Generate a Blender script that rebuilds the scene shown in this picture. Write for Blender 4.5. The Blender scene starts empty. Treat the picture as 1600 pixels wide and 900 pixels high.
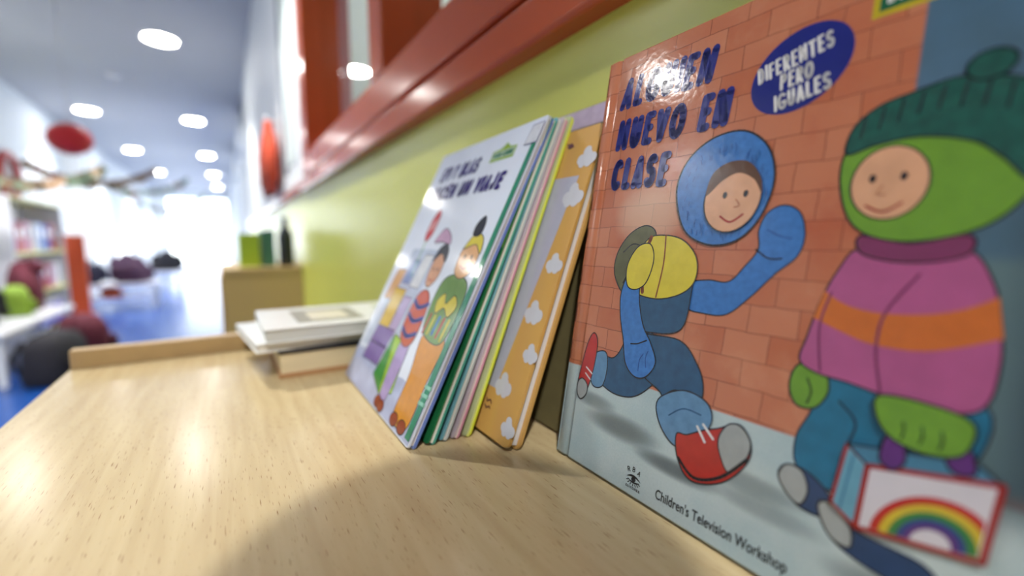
import bpy, bmesh, math, random
from mathutils import Vector, Matrix
from mathutils.geometry import tessellate_polygon
random.seed(7)
C = bpy.context.scene.collection
sc = bpy.context.scene

# ------------------------------------------------------------------ camera
CAM_Z = 0.14588                      # the lens is 15 cm above the desk top (z = 0)
cd = bpy.data.cameras.new('camera')
cam = bpy.data.objects.new('camera', cd); C.objects.link(cam)
cd.sensor_width = 36.0; cd.lens = 693.93 * 36 / 1600
cd.clip_start = 0.01; cd.clip_end = 200
F = Vector((-.83634429, .53748308, -.10788959)); R = Vector((.54093542, .84105773, -.00328073)); U = Vector((-.08897803, .06110512, .99415747))
cam.matrix_world = Matrix(((R.x, U.x, -F.x, 0), (R.y, U.y, -F.y, 0), (R.z, U.z, -F.z, CAM_Z), (0, 0, 0, 1)))
cd.dof.use_dof = True; cd.dof.focus_distance = 0.262
cd.dof.aperture_fstop = (cd.lens / 1000) / 0.0068 ; cd.dof.aperture_blades = 0
sc.camera = cam

# ------------------------------------------------------------------ world, exposure
w = bpy.data.worlds.new('daylight'); sc.world = w; w.use_nodes = True
w.node_tree.nodes['Background'].inputs[0].default_value = (0.93, 0.96, 1.0, 1)
w.node_tree.nodes['Background'].inputs[1].default_value = 6.0
sc.view_settings.view_transform = 'Standard'; sc.view_settings.look = 'None'
sc.view_settings.gamma = 1.0; sc.view_settings.use_curve_mapping = False
sc.view_settings.exposure = 0.0
LAMP_STRENGTH = 60.0                # glow of the diffusers
BEAM = 170.0                         # downward beam of every lamp, W
sc.cycles.use_denoising = True

# ------------------------------------------------------------------ materials
def lin(c):
    c = c / 255.0
    return c / 12.92 if c <= 0.04045 else ((c + 0.055) / 1.055) ** 2.4
def rgb(r, g, b): return (lin(r), lin(g), lin(b), 1)
MATS = {}
INK = .88
def mat(name, col, rough=.5, noise=0.0, nscale=30.0, spec=.5, bump=0.0, bscale=200.0, coat=0.0, metal=0.0, stretch=(1, 1, 1), sheen=0):
    if name in MATS: return MATS[name]
    m = bpy.data.materials.new(name); m.use_nodes = True; nt = m.node_tree; p = nt.nodes['Principled BSDF']
    p.inputs['Base Color'].default_value = rgb(*col); p.inputs['Roughness'].default_value = rough
    p.inputs['Specular IOR Level'].default_value = spec; p.inputs['Metallic'].default_value = metal
    p.inputs['Coat Weight'].default_value = coat; p.inputs['Coat Roughness'].default_value = .06
    if sheen: p.inputs['Sheen Weight'].default_value = sheen
    tc = nt.nodes.new('ShaderNodeTexCoord'); mp = nt.nodes.new('ShaderNodeMapping')
    mp.inputs['Scale'].default_value = stretch; nt.links.new(tc.outputs['Object'], mp.inputs['Vector'])
    if noise:
        n = nt.nodes.new('ShaderNodeTexNoise'); n.inputs['Scale'].default_value = nscale; n.inputs['Detail'].default_value = 5
        nt.links.new(mp.outputs[0], n.inputs['Vector'])
        mx = nt.nodes.new('ShaderNodeMix'); mx.data_type = 'RGBA'
        d = tuple(max(0, c * (1 - noise)) for c in col); l = tuple(min(255, c * (1 + noise * .6)) for c in col)
        mx.inputs[6].default_value = rgb(*d); mx.inputs[7].default_value = rgb(*l)
        nt.links.new(n.outputs['Fac'], mx.inputs[0]); nt.links.new(mx.outputs[2], p.inputs['Base Color'])
    if bump:
        n2 = nt.nodes.new('ShaderNodeTexNoise'); n2.inputs['Scale'].default_value = bscale
        nt.links.new(mp.outputs[0], n2.inputs['Vector'])
        b = nt.nodes.new('ShaderNodeBump'); b.inputs['Strength'].default_value = bump; b.inputs['Distance'].default_value = .001
        nt.links.new(n2.outputs['Fac'], b.inputs['Height']); nt.links.new(b.outputs[0], p.inputs['Normal'])
    MATS[name] = m; return m
def emit(name, col, s):
    m = bpy.data.materials.new(name); m.use_nodes = True; nt = m.node_tree; nt.nodes.clear()
    e = nt.nodes.new('ShaderNodeEmission'); o = nt.nodes.new('ShaderNodeOutputMaterial')
    e.inputs[0].default_value = col; e.inputs[1].default_value = s
    nt.links.new(e.outputs[0], o.inputs[0]); MATS[name] = m; return m
def glass(name):
    m = bpy.data.materials.new(name); m.use_nodes = True; nt = m.node_tree; nt.nodes.clear()
    o = nt.nodes.new('ShaderNodeOutputMaterial'); t = nt.nodes.new('ShaderNodeBsdfTransparent'); g = nt.nodes.new('ShaderNodeBsdfGlossy')
    g.inputs['Roughness'].default_value = .02; fr = nt.nodes.new('ShaderNodeFresnel'); fr.inputs[0].default_value = 1.45
    mx = nt.nodes.new('ShaderNodeMixShader'); t.inputs[0].default_value = (.97, .99, .98, 1)
    ge = nt.nodes.new('ShaderNodeNewGeometry'); iv = nt.nodes.new('ShaderNodeMath'); iv.operation = 'SUBTRACT'; iv.inputs[0].default_value = 1.0
    mu = nt.nodes.new('ShaderNodeMath'); mu.operation = 'MULTIPLY'                 # reflect at the outer face of the pane only
    nt.links.new(ge.outputs['Backfacing'], iv.inputs[1]); nt.links.new(fr.outputs[0], mu.inputs[0]); nt.links.new(iv.outputs[0], mu.inputs[1])
    nt.links.new(mu.outputs[0], mx.inputs[0]); nt.links.new(t.outputs[0], mx.inputs[1]); nt.links.new(g.outputs[0], mx.inputs[2])
    nt.links.new(mx.outputs[0], o.inputs[0]); MATS[name] = m; return m

def ink(name, col, var=.12, nscale=120, k=None):       # printed ink under the gloss laminate
    return mat('ink_' + name, tuple(c * (k or INK) for c in col), rough=.11, noise=var, nscale=nscale, bump=.06, bscale=260)

# ------------------------------------------------------------------ object helpers
def link(name, me, mats, parent=None, label=None):
    o = bpy.data.objects.new(name, me); C.objects.link(o)
    for m in (mats if isinstance(mats, (list, tuple)) else [mats]): me.materials.append(m)
    if parent: o.parent = parent
    if label: o['label'] = label
    return o
def thing(name, label, cat, loc=(0, 0, 0), rot=(0, 0, 0), group=None):
    o = bpy.data.objects.new(name, None); C.objects.link(o); o.empty_display_size = .05
    o.location = loc; o.rotation_euler = rot; o['label'] = label; o['category'] = cat
    if group: o['group'] = group
    return o
def struct(o, label=None):
    o['kind'] = 'structure'
    if label: o['label'] = label
    return o
def box(bm, a, b, bev=0.0, seg=2, mi=0):
    x0, y0, z0 = a; x1, y1, z1 = b
    vs = [bm.verts.new(p) for p in ((x0, y0, z0), (x1, y0, z0), (x1, y1, z0), (x0, y1, z0), (x0, y0, z1), (x1, y0, z1), (x1, y1, z1), (x0, y1, z1))]
    fs = [bm.faces.new([vs[i] for i in q]) for q in ((3, 2, 1, 0), (4, 5, 6, 7), (0, 1, 5, 4), (1, 2, 6, 5), (2, 3, 7, 6), (3, 0, 4, 7))]
    for f in fs: f.material_index = mi
    if bev:
        es = list({e for f in fs for e in f.edges})
        r = bmesh.ops.bevel(bm, geom=es, offset=bev, segments=seg, affect='EDGES', profile=.5)
        for f in r['faces']: f.material_index = mi; f.smooth = True
def fin(bm, name, mats, parent=None, label=None, smooth=False):
    bmesh.ops.recalc_face_normals(bm, faces=bm.faces)
    me = bpy.data.meshes.new(name)
    if smooth:
        for f in bm.faces: f.smooth = True
    bm.to_mesh(me); bm.free()
    return link(name, me, mats, parent, label)
def boxobj(name, a, b, mats, parent=None, bev=0.0, label=None):
    bm = bmesh.new(); box(bm, a, b, bev); return fin(bm, name, mats, parent, label)
def loft(bm, rings, n=16, e=2.0, mi=0, caps=True):
    """rings: (x,y,z,rx,ry) stacked sections"""
    prev = None; first = None
    for (x, y, z, rx, ry) in rings:
        vs = []
        for k in range(n):
            a = 2 * math.pi * k / n; ca, sa = math.cos(a), math.sin(a)
            px = math.copysign(abs(ca) ** (2 / e), ca) * rx; py = math.copysign(abs(sa) ** (2 / e), sa) * ry
            vs.append(bm.verts.new((x + px, y + py, z)))
        if prev:
            for k in range(n):
                f = bm.faces.new((prev[k], prev[(k + 1) % n], vs[(k + 1) % n], vs[k])); f.smooth = True; f.material_index = mi
        else: first = vs
        prev = vs
    if caps:
        for q in (first, prev):
            f = bm.faces.new(q); f.material_index = mi
def tube(bm, pts, rad, n=8, mi=0):
    pts = [Vector(p) for p in pts]; rs = rad if isinstance(rad, (list, tuple)) else [rad] * len(pts)
    prev = None
    for i, p in enumerate(pts):
        t = (pts[min(i + 1, len(pts) - 1)] - pts[max(i - 1, 0)]).normalized()
        a = t.cross(Vector((0, 0, 1)));
        if a.length < .05: a = t.cross(Vector((1, 0, 0)))
        a.normalize(); b = t.cross(a)
        vs = [bm.verts.new(p + rs[i] * (math.cos(2 * math.pi * k / n) * a + math.sin(2 * math.pi * k / n) * b)) for k in range(n)]
        if prev:
            for k in range(n):
                f = bm.faces.new((prev[k], prev[(k + 1) % n], vs[(k + 1) % n], vs[k])); f.smooth = True; f.material_index = mi
        else:
            f = bm.faces.new(vs); f.material_index = mi
        prev = vs
    f = bm.faces.new(prev); f.material_index = mi

# ------------------------------------------------------------------ flat print (lettering and pictures on the covers), in mm on the cover
def cr(pts, closed=True, n=6):
    out = []; m = len(pts)
    for i in range(m if closed else m - 1):
        g = (lambda k: pts[k % m]) if closed else (lambda k: pts[max(0, min(m - 1, k))])
        p0, p1, p2, p3 = g(i - 1), g(i), g(i + 1), g(i + 2)
        for s in range(n):
            t = s / n
            out.append(tuple(.5 * ((2 * p1[k]) + (-p0[k] + p2[k]) * t + (2 * p0[k] - 5 * p1[k] + 4 * p2[k] - p3[k]) * t * t + (-p0[k] + 3 * p1[k] - 3 * p2[k] + p3[k]) * t ** 3) for k in (0, 1)))
    if not closed: out.append(pts[-1])
    return out
def ell(cx, cy, rx, ry, rot=0, n=28):
    c, s = math.cos(rot), math.sin(rot)
    return [(cx + rx * math.cos(a) * c - ry * math.sin(a) * s, cy + rx * math.cos(a) * s + ry * math.sin(a) * c) for a in (2 * math.pi * k / n for k in range(n))]
class Print:
    def __init__(self): self.l = []; self.m = []; self.k = 0
    def _mi(self, m):
        if m not in self.m: self.m.append(m)
        return self.m.index(m)
    def poly(self, pts, m, outline=None, ow=.7):
        self.l.append(('p', list(pts), self._mi(m), self.k)); self.k += 1
        if outline: self.line(list(pts) + [pts[0]], ow, outline)
    def blob(self, pts, m, outline=None, ow=.7): self.poly(cr(pts), m, outline, ow)
    def line(self, pts, wd, m, taper=None):
        self.l.append(('s', list(pts), self._mi(m), self.k, wd)); self.k += 1
    def curve(self, pts, wd, m): self.line(cr(pts, False), wd, m)
    def build(self, name, parent, label=None, y0=-.00006, step=-.000012, xf=None):
        verts, faces, mi = [], [], []
        xf = xf or (lambda x, z: (x, z))
        def v(x, z, k):
            x, z = xf(x, z); verts.append((x / 1000, y0 + step * k, z / 1000)); return len(verts) - 1
        for L in self.l:
            if L[0] == 'p':
                pts = L[1]; ids = [v(x, z, L[3]) for x, z in pts]
                for t in tessellate_polygon([[Vector((x, z, 0)) for x, z in pts]]):
                    faces.append([ids[i] for i in t]); mi.append(L[2])
            else:
                pts = L[1]; wd = L[4] / 2
                for i, (x, z) in enumerate(pts):
                    ids = [v(x + wd * math.cos(a), z + wd * math.sin(a), L[3]) for a in (2 * math.pi * q / 8 for q in range(8))]
                    faces.append(ids); mi.append(L[2])
                    if i + 1 < len(pts):
                        x2, z2 = pts[i + 1]; d = math.hypot(x2 - x, z2 - z)
                        if d < 1e-6: continue
                        nx, nz = -(z2 - z) / d * wd, (x2 - x) / d * wd
                        faces.append([v(x + nx, z + nz, L[3]), v(x - nx, z - nz, L[3]), v(x2 - nx, z2 - nz, L[3]), v(x2 + nx, z2 + nz, L[3])]); mi.append(L[2])
        me = bpy.data.meshes.new(name); me.from_pydata(verts, [], faces)
        for p, i in zip(me.polygons, mi): p.material_index = i
        # all faces look towards -y
        bm = bmesh.new(); bm.from_mesh(me); bm.normal_update()
        for f in bm.faces:
            if f.normal.y > 0: f.normal_flip()
        bm.to_mesh(me); bm.free()
        return link(name, me, self.m, parent, label)
def arc(cx, cy, rx, ry, a0, a1, n=8):
    return [(cx + rx * math.cos(math.radians(a0 + (a1 - a0) * i / n)), cy + ry * math.sin(math.radians(a0 + (a1 - a0) * i / n))) for i in range(n + 1)]
GL = {  # brush lettering: strokes in a unit box
 'A': [[(0, 0), (.5, 1)], [(.5, 1), (1, 0)], [(.18, .33), (.84, .33)]],
 'B': [[(.08, 0), (.08, 1)], [(.08, 1)] + arc(.5, .76, .38, .24, 90, -90) + [(.08, .52)], [(.08, .52)] + arc(.52, .26, .42, .26, 90, -90) + [(.08, 0)]],
 'C': [arc(.55, .5, .55, .5, 50, 310, 12)],
 'D': [[(.08, 0), (.08, 1)], [(.08, 1)] + arc(.35, .5, .6, .5, 90, -90, 10) + [(.08, 0)]],
 'E': [[(.1, 0), (.1, 1)], [(.1, 1), (.95, 1)], [(.1, .52), (.8, .52)], [(.1, 0), (.95, 0)]],
 'F': [[(.1, 0), (.1, 1)], [(.1, 1), (.95, 1)], [(.1, .52), (.8, .52)]],
 'G': [arc(.55, .5, .55, .5, 50, 325, 12) + [(1, .42), (.62, .42)]],
 'H': [[(.05, 0), (.05, 1)], [(.95, 0), (.95, 1)], [(.05, .5), (.95, .5)]],
 'I': [[(.5, 0), (.5, 1)]],
 'J': [[(.8, 1), (.8, .28)] + arc(.45, .28, .35, .28, 0, -160, 8)],
 'L': [[(.1, 1), (.1, 0), (.95, 0)]],
 'M': [[(0, 0), (.12, 1), (.5, .3), (.88, 1), (1, 0)]],
 'N': [[(.05, 0), (.05, 1), (.95, 0), (.95, 1)]],
 'O': [arc(.5, .5, .5, .5, 0, 360, 16)],
 'P': [[(.1, 0), (.1, 1)], [(.1, 1)] + arc(.5, .74, .42, .26, 90, -90) + [(.1, .48)]],
 'R': [[(.1, 0), (.1, 1)], [(.1, 1)] + arc(.5, .74, .42, .26, 90, -90) + [(.1, .48)], [(.45, .48), (.98, 0)]],
 'S': [arc(.5, .75, .42, .25, 35, 250, 8) + arc(.5, .26, .45, .26, 80, -150, 8)],
 'T': [[(.5, 0), (.5, 1)], [(0, 1), (1, 1)]],
 'U': [[(.05, 1), (.05, .35)] + arc(.5, .35, .45, .35, 180, 360, 8) + [(.95, 1)]],
 'V': [[(0, 1), (.5, 0), (1, 1)]],
 'Y': [[(0, 1), (.5, .5)], [(1, 1), (.5, .5), (.5, 0)]],
}
WID = {'I': .28, 'J': .75, 'M': 1.25, 'N': 1.05, 'E': .85, 'F': .8, 'L': .8, 'O': 1.1, 'G': 1.1, ' ': .5}
def letter(pr, text, x0, x1, z0, h, wd, m, slant=.12, rot=0.0, seed=1, jit=.03):
    rnd = random.Random(seed)
    units = sum(WID.get(c, .95) for c in text) + .22 * (len(text) - 1)
    u = (x1 - x0) / units; x = x0
    z_in, hh = z0 + wd / 2, h - wd
    c, s = math.cos(rot), math.sin(rot)
    for ch in text:
        cw = WID.get(ch, .95) * u
        if ch != ' ':
            dz = rnd.uniform(-jit, jit) * h
            for st in GL[ch]:
                pts = []
                for (a, b) in st:
                    px = x + wd * .35 + a * max(cw - wd * .7, .1) + slant * b * h - x0; pz = dz + b * hh
                    pts.append((x0 + px * c - pz * s, z_in + px * s + pz * c))
                pr.line(pts, wd, m)
        x += cw + .22 * u
def font_text(name, text, size, x, z, m, parent, y=-.0002, bold=0.0, squeeze=1.0, rot=0.0):
    cu = bpy.data.curves.new(name, 'FONT'); cu.body = text; cu.size = size; cu.offset = bold
    o = bpy.data.objects.new(name + '_tmp', cu); C.objects.link(o)
    dg = bpy.context.evaluated_depsgraph_get(); dg.update()
    me = bpy.data.meshes.new_from_object(o.evaluated_get(dg))
    bpy.data.objects.remove(o); bpy.data.curves.remove(cu)
    c, s = math.cos(rot), math.sin(rot)
    for v in me.vertices:
        a, b = v.co.x * squeeze, v.co.y
        v.co = (x + a * c - b * s, y, z + a * s + b * c)
    me.materials.clear()
    bm = bmesh.new(); bm.from_mesh(me); bm.normal_update()
    for f in bm.faces:
        if f.normal.y > 0: f.normal_flip()
    bm.to_mesh(me); bm.free()
    return link(name, me, m, parent)

# ------------------------------------------------------------------ common materials
beech = mat('beech_laminate', (206, 180, 134), rough=.21, spec=.5)
def beech_nodes(m):
    nt = m.node_tree; p = nt.nodes['Principled BSDF']
    tc = nt.nodes.new('ShaderNodeTexCoord'); mp = nt.nodes.new('ShaderNodeMapping'); mp.inputs['Scale'].default_value = (9, 120, 60)
    mp.inputs['Rotation'].default_value = (0, 0, .06)
    nt.links.new(tc.outputs['Object'], mp.inputs[0])
    n = nt.nodes.new('ShaderNodeTexNoise'); n.inputs['Scale'].default_value = 1.0; n.inputs['Detail'].default_value = 4; n.inputs['Distortion'].default_value = .4
    nt.links.new(mp.outputs[0], n.inputs['Vector'])
    r = nt.nodes.new('ShaderNodeValToRGB'); r.color_ramp.elements[0].position = .3; r.color_ramp.elements[0].color = rgb(190, 169, 128)
    r.color_ramp.elements[1].position = .75; r.color_ramp.elements[1].color = rgb(205, 187, 146)
    nt.links.new(n.outputs['Fac'], r.inputs[0])
    mp2 = nt.nodes.new('ShaderNodeMapping'); mp2.inputs['Scale'].default_value = (95, 1400, 800); mp2.inputs['Rotation'].default_value = (0, 0, .06)
    nt.links.new(tc.outputs['Object'], mp2.inputs[0])
    n2 = nt.nodes.new('ShaderNodeTexNoise'); n2.inputs['Scale'].default_value = 1.0; n2.inputs['Detail'].default_value = 1
    nt.links.new(mp2.outputs[0], n2.inputs['Vector'])
    r2 = nt.nodes.new('ShaderNodeValToRGB'); r2.color_ramp.elements[0].position = .66; r2.color_ramp.elements[0].color = (0, 0, 0, 1)
    r2.color_ramp.elements[1].position = .76; r2.color_ramp.elements[1].color = (1, 1, 1, 1)
    nt.links.new(n2.outputs['Fac'], r2.inputs[0])
    mx = nt.nodes.new('ShaderNodeMix'); mx.data_type = 'RGBA'; mx.inputs[7].default_value = rgb(140, 106, 66)
    nt.links.new(r2.outputs[0], mx.inputs[0]); nt.links.new(r.outputs[0], mx.inputs[6]); nt.links.new(mx.outputs[2], p.inputs['Base Color'])
beech_nodes(beech)
beech_edge = mat('beech_edge', (196, 166, 118), rough=.4, noise=.08, nscale=40, stretch=(6, 1, 1))
green_paint = mat('lime_green_paint', (200, 202, 92), rough=.26, noise=.03, nscale=3)
white_paint = mat('white_paint', (226, 230, 232), rough=.6, noise=.02, nscale=2)
ceil_paint = mat('ceiling_paint', (186, 188, 190), rough=.7, noise=.02, nscale=2)
orange_paint = mat('orange_paint', (182, 84, 46), rough=.16, noise=.05, nscale=6, spec=.30)
blue_floor = mat('blue_vinyl', (26, 74, 150), rough=.25, noise=.06, nscale=6)
page_paper = mat('page_paper', (232, 228, 218), rough=.7, noise=.06, nscale=8, stretch=(1, 90, 1))
cream_paper = mat('cream_paper', (222, 206, 168), rough=.75, noise=.08, nscale=8, stretch=(1, 1, 90))
lamp_glow = emit('lamp_glow', (1.0, .97, .92, 1), LAMP_STRENGTH)
lamp_rim = mat('lamp_rim', (235, 235, 235), rough=.4)
pane = glass('window_glass')

# ------------------------------------------------------------------ the setting
FL, CE, WY, WL = -.80, 1.90, .275, -1.95
XF, XN = -19.0, 3.0
struct(boxobj('floor', (XF - 3, WL - .1, FL - .1), (XN, WY + 3.0, FL), blue_floor))
struct(boxobj('ceiling', (XF, WL - .1, CE), (XN, WY + 3.0, CE + .1), ceil_paint))
def wall_right():
    bm = bmesh.new(); y0, y1 = WY, WY + .15
    G, W_ = 0, 1
    z1 = .36
    box(bm, (-6.5, y0, FL), (XN, y1, z1), mi=0)                      # green lower wall
    box(bm, (-6.5, y0, z1), (-1.86, y1, CE), mi=1)                   # white upper wall beyond the window
    box(bm, (-1.86, y0, 1.75), (1.30, y1, CE), mi=1)
    box(bm, (1.30, y0, z1), (XN, y1, CE), mi=1)
    # far stretch with tall windows in it
    for a, b in ((-7.2, -6.5), (-10.4, -9.6), (-13.6, -12.8), (-16.8, -16.0), (-19.0, -18.6)):
        box(bm, (a, y0, FL), (b, y1, CE), mi=1)
    box(bm, (XF, y0, FL), (-6.5, y1, -.35), mi=1); box(bm, (XF, y0, 1.55), (-6.5, y1, CE), mi=1)
    return fin(bm, 'wall_right', [green_paint, white_paint])
struct(wall_right())
def wall_left():
    bm = bmesh.new(); y0, y1 = WL - .12, WL
    box(bm, (-8.6, y0, FL), (XN, y1, CE))
    box(bm, (XF, y0, FL), (-8.6, y1, -.25)); box(bm, (XF, y0, .45), (-8.6, y1, CE))
    for a, b in ((-9.2, -8.6), (-12.6, -11.9), (-15.6, -15.0), (-19, -18.5)): box(bm, (a, y0, -.25), (b, y1, .45))
    return fin(bm, 'wall_left', mat('pale_grey_paint', (204, 210, 216), rough=.7, noise=.03, nscale=2))
struct(wall_left())
bm = bmesh.new(); box(bm, (XN, WL, FL), (XN + .1, WY + 3.0, CE)); struct(fin(bm, 'wall_near', mat('near_wall_paint', (150, 146, 138), rough=.7)))
bm = bmesh.new(); box(bm, (XF - .1, WL, 1.62), (XF, WY, CE)); box(bm, (XF - .1, WL, FL), (XF, WL + .35, 1.62)); box(bm, (XF - .1, WY - .1, FL), (XF, WY, 1.62)); struct(fin(bm, 'wall_far', white_paint))
# the room behind the window; its pale floor is added to bounce light up
bm = bmesh.new(); box(bm, (-6.4, WY + .15, FL), (XN, WY + 2.9, FL + .004)); struct(fin(bm, 'floor', mat('pale_vinyl', (206, 204, 198), rough=.4)))
bm = bmesh.new(); box(bm, (-6.5, WY + 2.9, FL), (-4.5, WY + 3.0, CE)); box(bm, (-1.0, WY + 2.9, FL), (XN, WY + 3.0, CE)); box(bm, (-4.5, WY + 2.9, FL), (-1.0, WY + 3.0, .2)); box(bm, (-4.5, WY + 2.9, 1.6), (-1.0, WY + 3.0, CE)); box(bm, (-6.5, WY + .15, FL), (-6.4, WY + 2.9, CE)); struct(fin(bm, 'wall_inner', white_paint))
alum = mat('white_aluminium', (225, 228, 230), rough=.35)
def window(name, x0, x1, y, z0, z1, nx, frame, t=.05, d=.06, axis='x', label=None):
    """a frame with a pane in each light"""
    root = bpy.data.objects.new(name, None); C.objects.link(root); root['kind'] = 'structure'
    if label: root['label'] = label
    def pt(a, yy, z): return (a, yy, z) if axis == 'x' else (yy, a, z)
    bm = bmesh.new()
    def bx(a0, a1, zz0, zz1):
        p, q = pt(a0, y - d / 2, zz0), pt(a1, y + d / 2, zz1)
        box(bm, tuple(map(min, p, q)), tuple(map(max, p, q)))
    bx(x0, x1, z0, z0 + t); bx(x0, x1, z1 - t, z1)
    for i in range(nx + 1):
        xc = x0 + t / 2 + (x1 - x0 - t) * i / nx; bx(xc - t / 2, xc + t / 2, z0 + t, z1 - t)
    fin(bm, 'window_frame', frame, root)
    for i in range(nx):
        a = x0 + t + (x1 - x0 - t) * i / nx; b = x0 + (x1 - x0 - t) * (i + 1) / nx
        p, q = pt(a, y - .003, z0 + t), pt(b, y + .003, z1 - t)
        boxobj('pane', tuple(map(min, p, q)), tuple(map(max, p, q)), pane, root)
    return root
window('window_1', WL + .35, WY - .1, XF - .05, FL, 1.62, 3, alum, axis='y', label='glazed end wall of the corridor, bright with daylight')
for i, (a, b) in enumerate(((-9.6, -7.2), (-12.8, -10.4), (-16.0, -13.6), (-18.6, -16.8))):
    window('window_%d' % (i + 2), a, b, WY + .075, -.35, 1.55, 2, alum)
for i, (a, b) in enumerate(((-11.9, -9.2), (-15.0, -12.6), (-18.5, -15.6))):
    window('window_%d' % (i + 6), a, b, WL - .06, -.25, .45, 2, alum)
window('window_10', -4.5, -1.0, WY + 2.95, .2, 1.6, 3, alum)  # unseen window added so daylight reaches the ceiling of that room
# the orange framed window in the green wall
def orange_window():
    root = bpy.data.objects.new('window_9', None); C.objects.link(root); root['kind'] = 'structure'; root['label'] = 'orange framed interior window above the green wall'
    bm = bmesh.new(); box(bm, (-1.86, .252, .329), (1.4, WY + .02, .372), .006, 3); fin(bm, 'lower_rail', orange_paint, root)
    bm = bmesh.new(); box(bm, (-1.86, .262, .385), (1.4, WY + .15, .456), .005, 3); fin(bm, 'sill_rail', orange_paint, root)
    bm = bmesh.new(); box(bm, (-1.86, .262, .456), (-1.74, WY + .15, 1.75), .004, 2); fin(bm, 'jamb', orange_paint, root)
    for x in (-.93, -.12, .69):
        bm = bmesh.new(); box(bm, (x, .262, .456), (x + .085, WY + .11, 1.75), .004, 2); fin(bm, 'mullion', orange_paint, root)
    bm = bmesh.new(); box(bm, (1.26, .262, .456), (1.4, WY + .15, 1.75), .004, 2); fin(bm, 'jamb', orange_paint, root)
    bm = bmesh.new(); box(bm, (-1.74, .262, 1.70), (1.26, WY + .15, 1.80)); fin(bm, 'head_rail', orange_paint, root)
    for a, b in ((-1.74, -.93), (-.845, -.12), (-.035, .69), (.775, 1.26)):
        boxobj('pane', (a, WY + .05, .456), (b, WY + .054, 1.70), pane, root)
orange_window()
# chair rail running on along the wall beyond the window
bm = bmesh.new(); box(bm, (-6.5, .258, .335), (-1.86, WY + .01, .372), .004); struct(fin(bm, 'trim_1', orange_paint), 'orange dado rail beyond the window')

# ------------------------------------------------------------------ ceiling lamps
ordinal = ['first', 'second', 'third', 'fourth', 'fifth', 'sixth', 'seventh']
def lamp(x, y, label, grp, r=.12):
    t = thing('ceiling_lamp', label, 'lamp', (x, y, CE), group=grp)
    bm = bmesh.new(); n = 32
    for (ra, za, rb, zb) in ((r + .025, 0, r + .022, -.012), (r + .022, -.012, r, -.012), (r, -.012, r, 0)):
        A = [bm.verts.new((ra * math.cos(2 * math.pi * k / n), ra * math.sin(2 * math.pi * k / n), za)) for k in range(n)]
        B = [bm.verts.new((rb * math.cos(2 * math.pi * k / n), rb * math.sin(2 * math.pi * k / n), zb)) for k in range(n)]
        for k in range(n): bm.faces.new((A[k], A[(k + 1) % n], B[(k + 1) % n], B[k]))
    fin(bm, 'trim_ring', lamp_rim, t)
    bm = bmesh.new(); vs = [bm.verts.new((r * math.cos(2 * math.pi * k / n), r * math.sin(2 * math.pi * k / n), -.006)) for k in range(n)]
    f = bm.faces.new(vs[::-1]); me = bpy.data.meshes.new('diffuser'); bm.to_mesh(me); bm.free(); link('diffuser', me, lamp_glow, t)
    ld = bpy.data.lights.new('bulb', 'SPOT'); ld.energy = BEAM; ld.color = (1.0, .98, .94); ld.shadow_soft_size = .03; ld.spot_size = math.radians(98); ld.spot_blend = .35
    lo = bpy.data.objects.new('bulb', ld); C.objects.link(lo); lo.parent = t; lo.location = (0, 0, -.03)
rowL = [(1.05, -.50), (-1.95, -.45), (-5.09, -.367), (-8.18, -.28), (-11.34, -.206), (-14.5, -.153), (-17.6, -.10)]
rowK = [(-2.03, -1.62), (-5.2, -1.54), (-8.31, -1.458), (-11.38, -1.392), (-14.70, -1.330), (-17.95, -1.235)]
for i, (x, y) in enumerate(rowL):
    lamp(x, y, 'round recessed ceiling lamp, %s from the near end of the row nearer the green wall' % ordinal[i], 'lamps in the row nearer the green wall')
for i, (x, y) in enumerate(rowK):
    lamp(x, y, 'round recessed ceiling lamp, %s from the near end of the row above the coat benches' % ordinal[i], 'lamps in the row above the coat benches')
lamp(-4.93, 1.264, 'round ceiling lamp in the far part of the room behind the orange window', 'lamps of the room behind the window')
lamp(-2.6, 2.0, 'unseen ceiling lamp added to brighten the middle of the room behind the orange window', 'lamps of the room behind the window')  # unseen lamp, added to brighten this room
lamp(-.4, 2.2, 'unseen ceiling lamp added to brighten the near part of the room behind the orange window', 'lamps of the room behind the window')  # also added out of view, more light for the same room
def smoke(x, y):
    t = thing('smoke_detector', 'small white smoke detector on the ceiling between the lamp rows', 'detector', (x, y, CE))
    bm = bmesh.new(); loft(bm, [(0, 0, 0, .065, .065), (0, 0, -.012, .065, .065), (0, 0, -.03, .045, .045)], 20); fin(bm, 'housing', lamp_rim, t)
    bm = bmesh.new(); loft(bm, [(0, 0, -.03, .012, .012), (0, 0, -.034, .010, .010)], 10); fin(bm, 'test_button', mat('grey_plastic', (150, 152, 158), rough=.4), t)
smoke(-6.4, -.88)

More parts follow.
